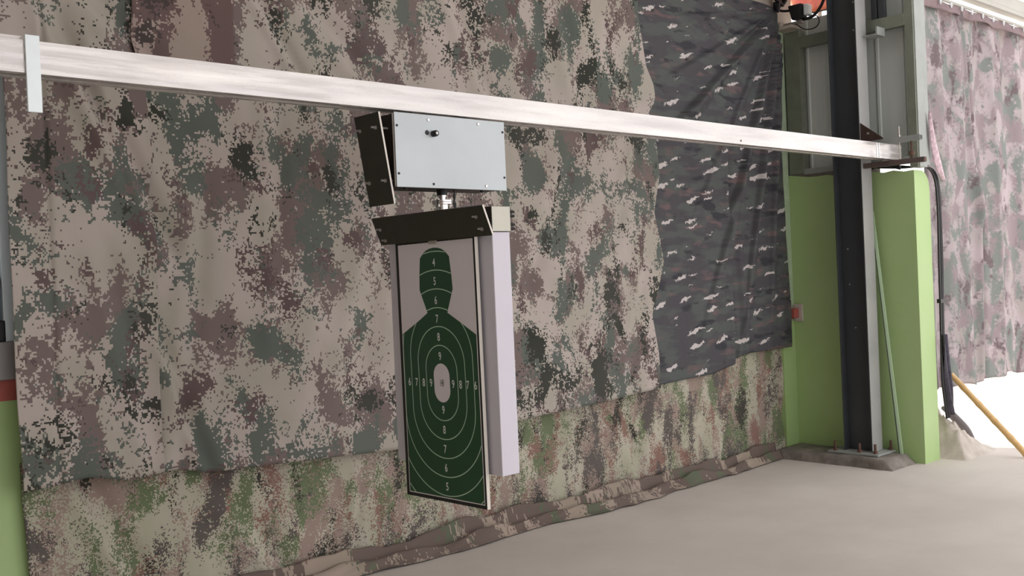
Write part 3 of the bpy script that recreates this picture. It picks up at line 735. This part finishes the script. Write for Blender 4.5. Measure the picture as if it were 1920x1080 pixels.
def ring(kk, th=.0042):
    a_, b_ = .0547*kk, .0838*kk; pts = stadium(a_, b_, th, 400); n = len(pts)
    fm.cur = 2
    for i in range(n):
        p, q = pts[i], pts[(i+1) % n]
        seg = 1 if math.hypot(p[0]-q[0], p[1]-q[1]) < .02 else 24
        for j in range(seg):
            A0 = (p[0]+(q[0]-p[0])*j/seg, p[1]+(q[1]-p[1])*j/seg); B0 = (p[0]+(q[0]-p[0])*(j+1)/seg, p[1]+(q[1]-p[1])*(j+1)/seg)
            if not (inside(*A0) and inside(*B0)): continue
            h = th/2
            fm.add([PA(A0[0]+p[2]*h, A0[1]+p[3]*h, -.0012), PA(B0[0]+q[2]*h, B0[1]+q[3]*h, -.0012), PA(B0[0]-q[2]*h, B0[1]-q[3]*h, -.0012), PA(A0[0]-p[2]*h, A0[1]-p[3]*h, -.0012)], [(0, 1, 2, 3)])
for kk in (2, 3, 4, 5, 6, 7): ring(kk)
st = stadium(.056, .0865, 0, 80); fm.cur = 0
fm.add([PA(s, t, -.0014) for s, t, _, _ in st], [tuple(range(80))])
# fine tick lines at the board edge middle
fm.cur = 2
def glyphs(txt, s, t, size, mi, lay, sx=.74, bold=.0):
    cu = bpy.data.curves.new('t', 'FONT'); cu.body = txt; cu.size = size; cu.align_x = 'CENTER'; cu.align_y = 'CENTER'; cu.offset = bold
    o = bpy.data.objects.new('t', cu); C.objects.link(o)
    bpy.context.view_layer.update()
    me = bpy.data.meshes.new_from_object(o.evaluated_get(bpy.context.evaluated_depsgraph_get()))
    xs = [v.co.x for v in me.vertices]; ysv = [v.co.y for v in me.vertices]; mx, my = (min(xs)+max(xs))/2, (min(ysv)+max(ysv))/2
    fm.cur = mi
    fm.add([PA(s+(v.co.x-mx)*sx, t+(v.co.y-my), -.0004*(lay+1)) for v in me.vertices], [tuple(p.vertices) for p in me.polygons])
    C.objects.unlink(o); bpy.data.objects.remove(o); bpy.data.curves.remove(cu); bpy.data.meshes.remove(me)
NS = .050
for txt, s, t in (('4', -.004, .538), ('5', -.004, .454), ('6', -.004, .369), ('7', -.004, .286), ('8', -.002, .205), ('9', -.002, .119),
                  ('9', 0, -.120), ('8', 0, -.208), ('7', -.001, -.294), ('6', -.001, -.377), ('5', 0, -.461),
                  ('6', -.237, -.002), ('7', -.184, -.002), ('8', -.132, -.002), ('9', -.079, -.002), ('9', .078, -.002), ('8', .129, -.002), ('7', .178, -.002), ('6', .230, -.002)):
    glyphs(txt, s, t, NS, 3, 3, .76, .0006)
glyphs('10', .001, 0, .044, 4, 4, .70)
glyphs('+', .002, 0, .044, 4, 5, .70)
face = link('printed_face', fm, fmats, tb, bevel=-1)
b = MB(); b.box(XF-.006, XF+.0, 3.545, 3.60, 1.672, 1.69); link('hanging_clip', b, m_bolt, tb, .001)
b = MB(); b.box(2.849, 2.8625, 3.40, 3.75, 1.60, 1.66); link('mounting_block', b, m_boxside, tb)

# ------------------------------------------------------------------ light
wd = bpy.data.worlds.new('world'); bpy.context.scene.world = wd; wd.use_nodes = True
bg = wd.node_tree.nodes['Background']; bg.inputs[0].default_value = (1.0, .985, 1.0, 1); bg.inputs[1].default_value = 1.6
sun = bpy.data.lights.new('sun', 'SUN'); sun.energy = 7; sun.angle = .02; sun.color = (1, .95, .88)
so = bpy.data.objects.new('sun', sun); C.objects.link(so)
so.rotation_euler = Vector((.30, -.62, -.72)).to_track_quat('-Z', 'Y').to_euler()
vs_ = bpy.context.scene.view_settings
vs_.view_transform = 'Standard'; vs_.look = 'None'; vs_.gamma = 1; vs_.use_curve_mapping = False; vs_.exposure = 0.42
for o in bpy.data.objects:
    if '_w' in o: del o['_w']
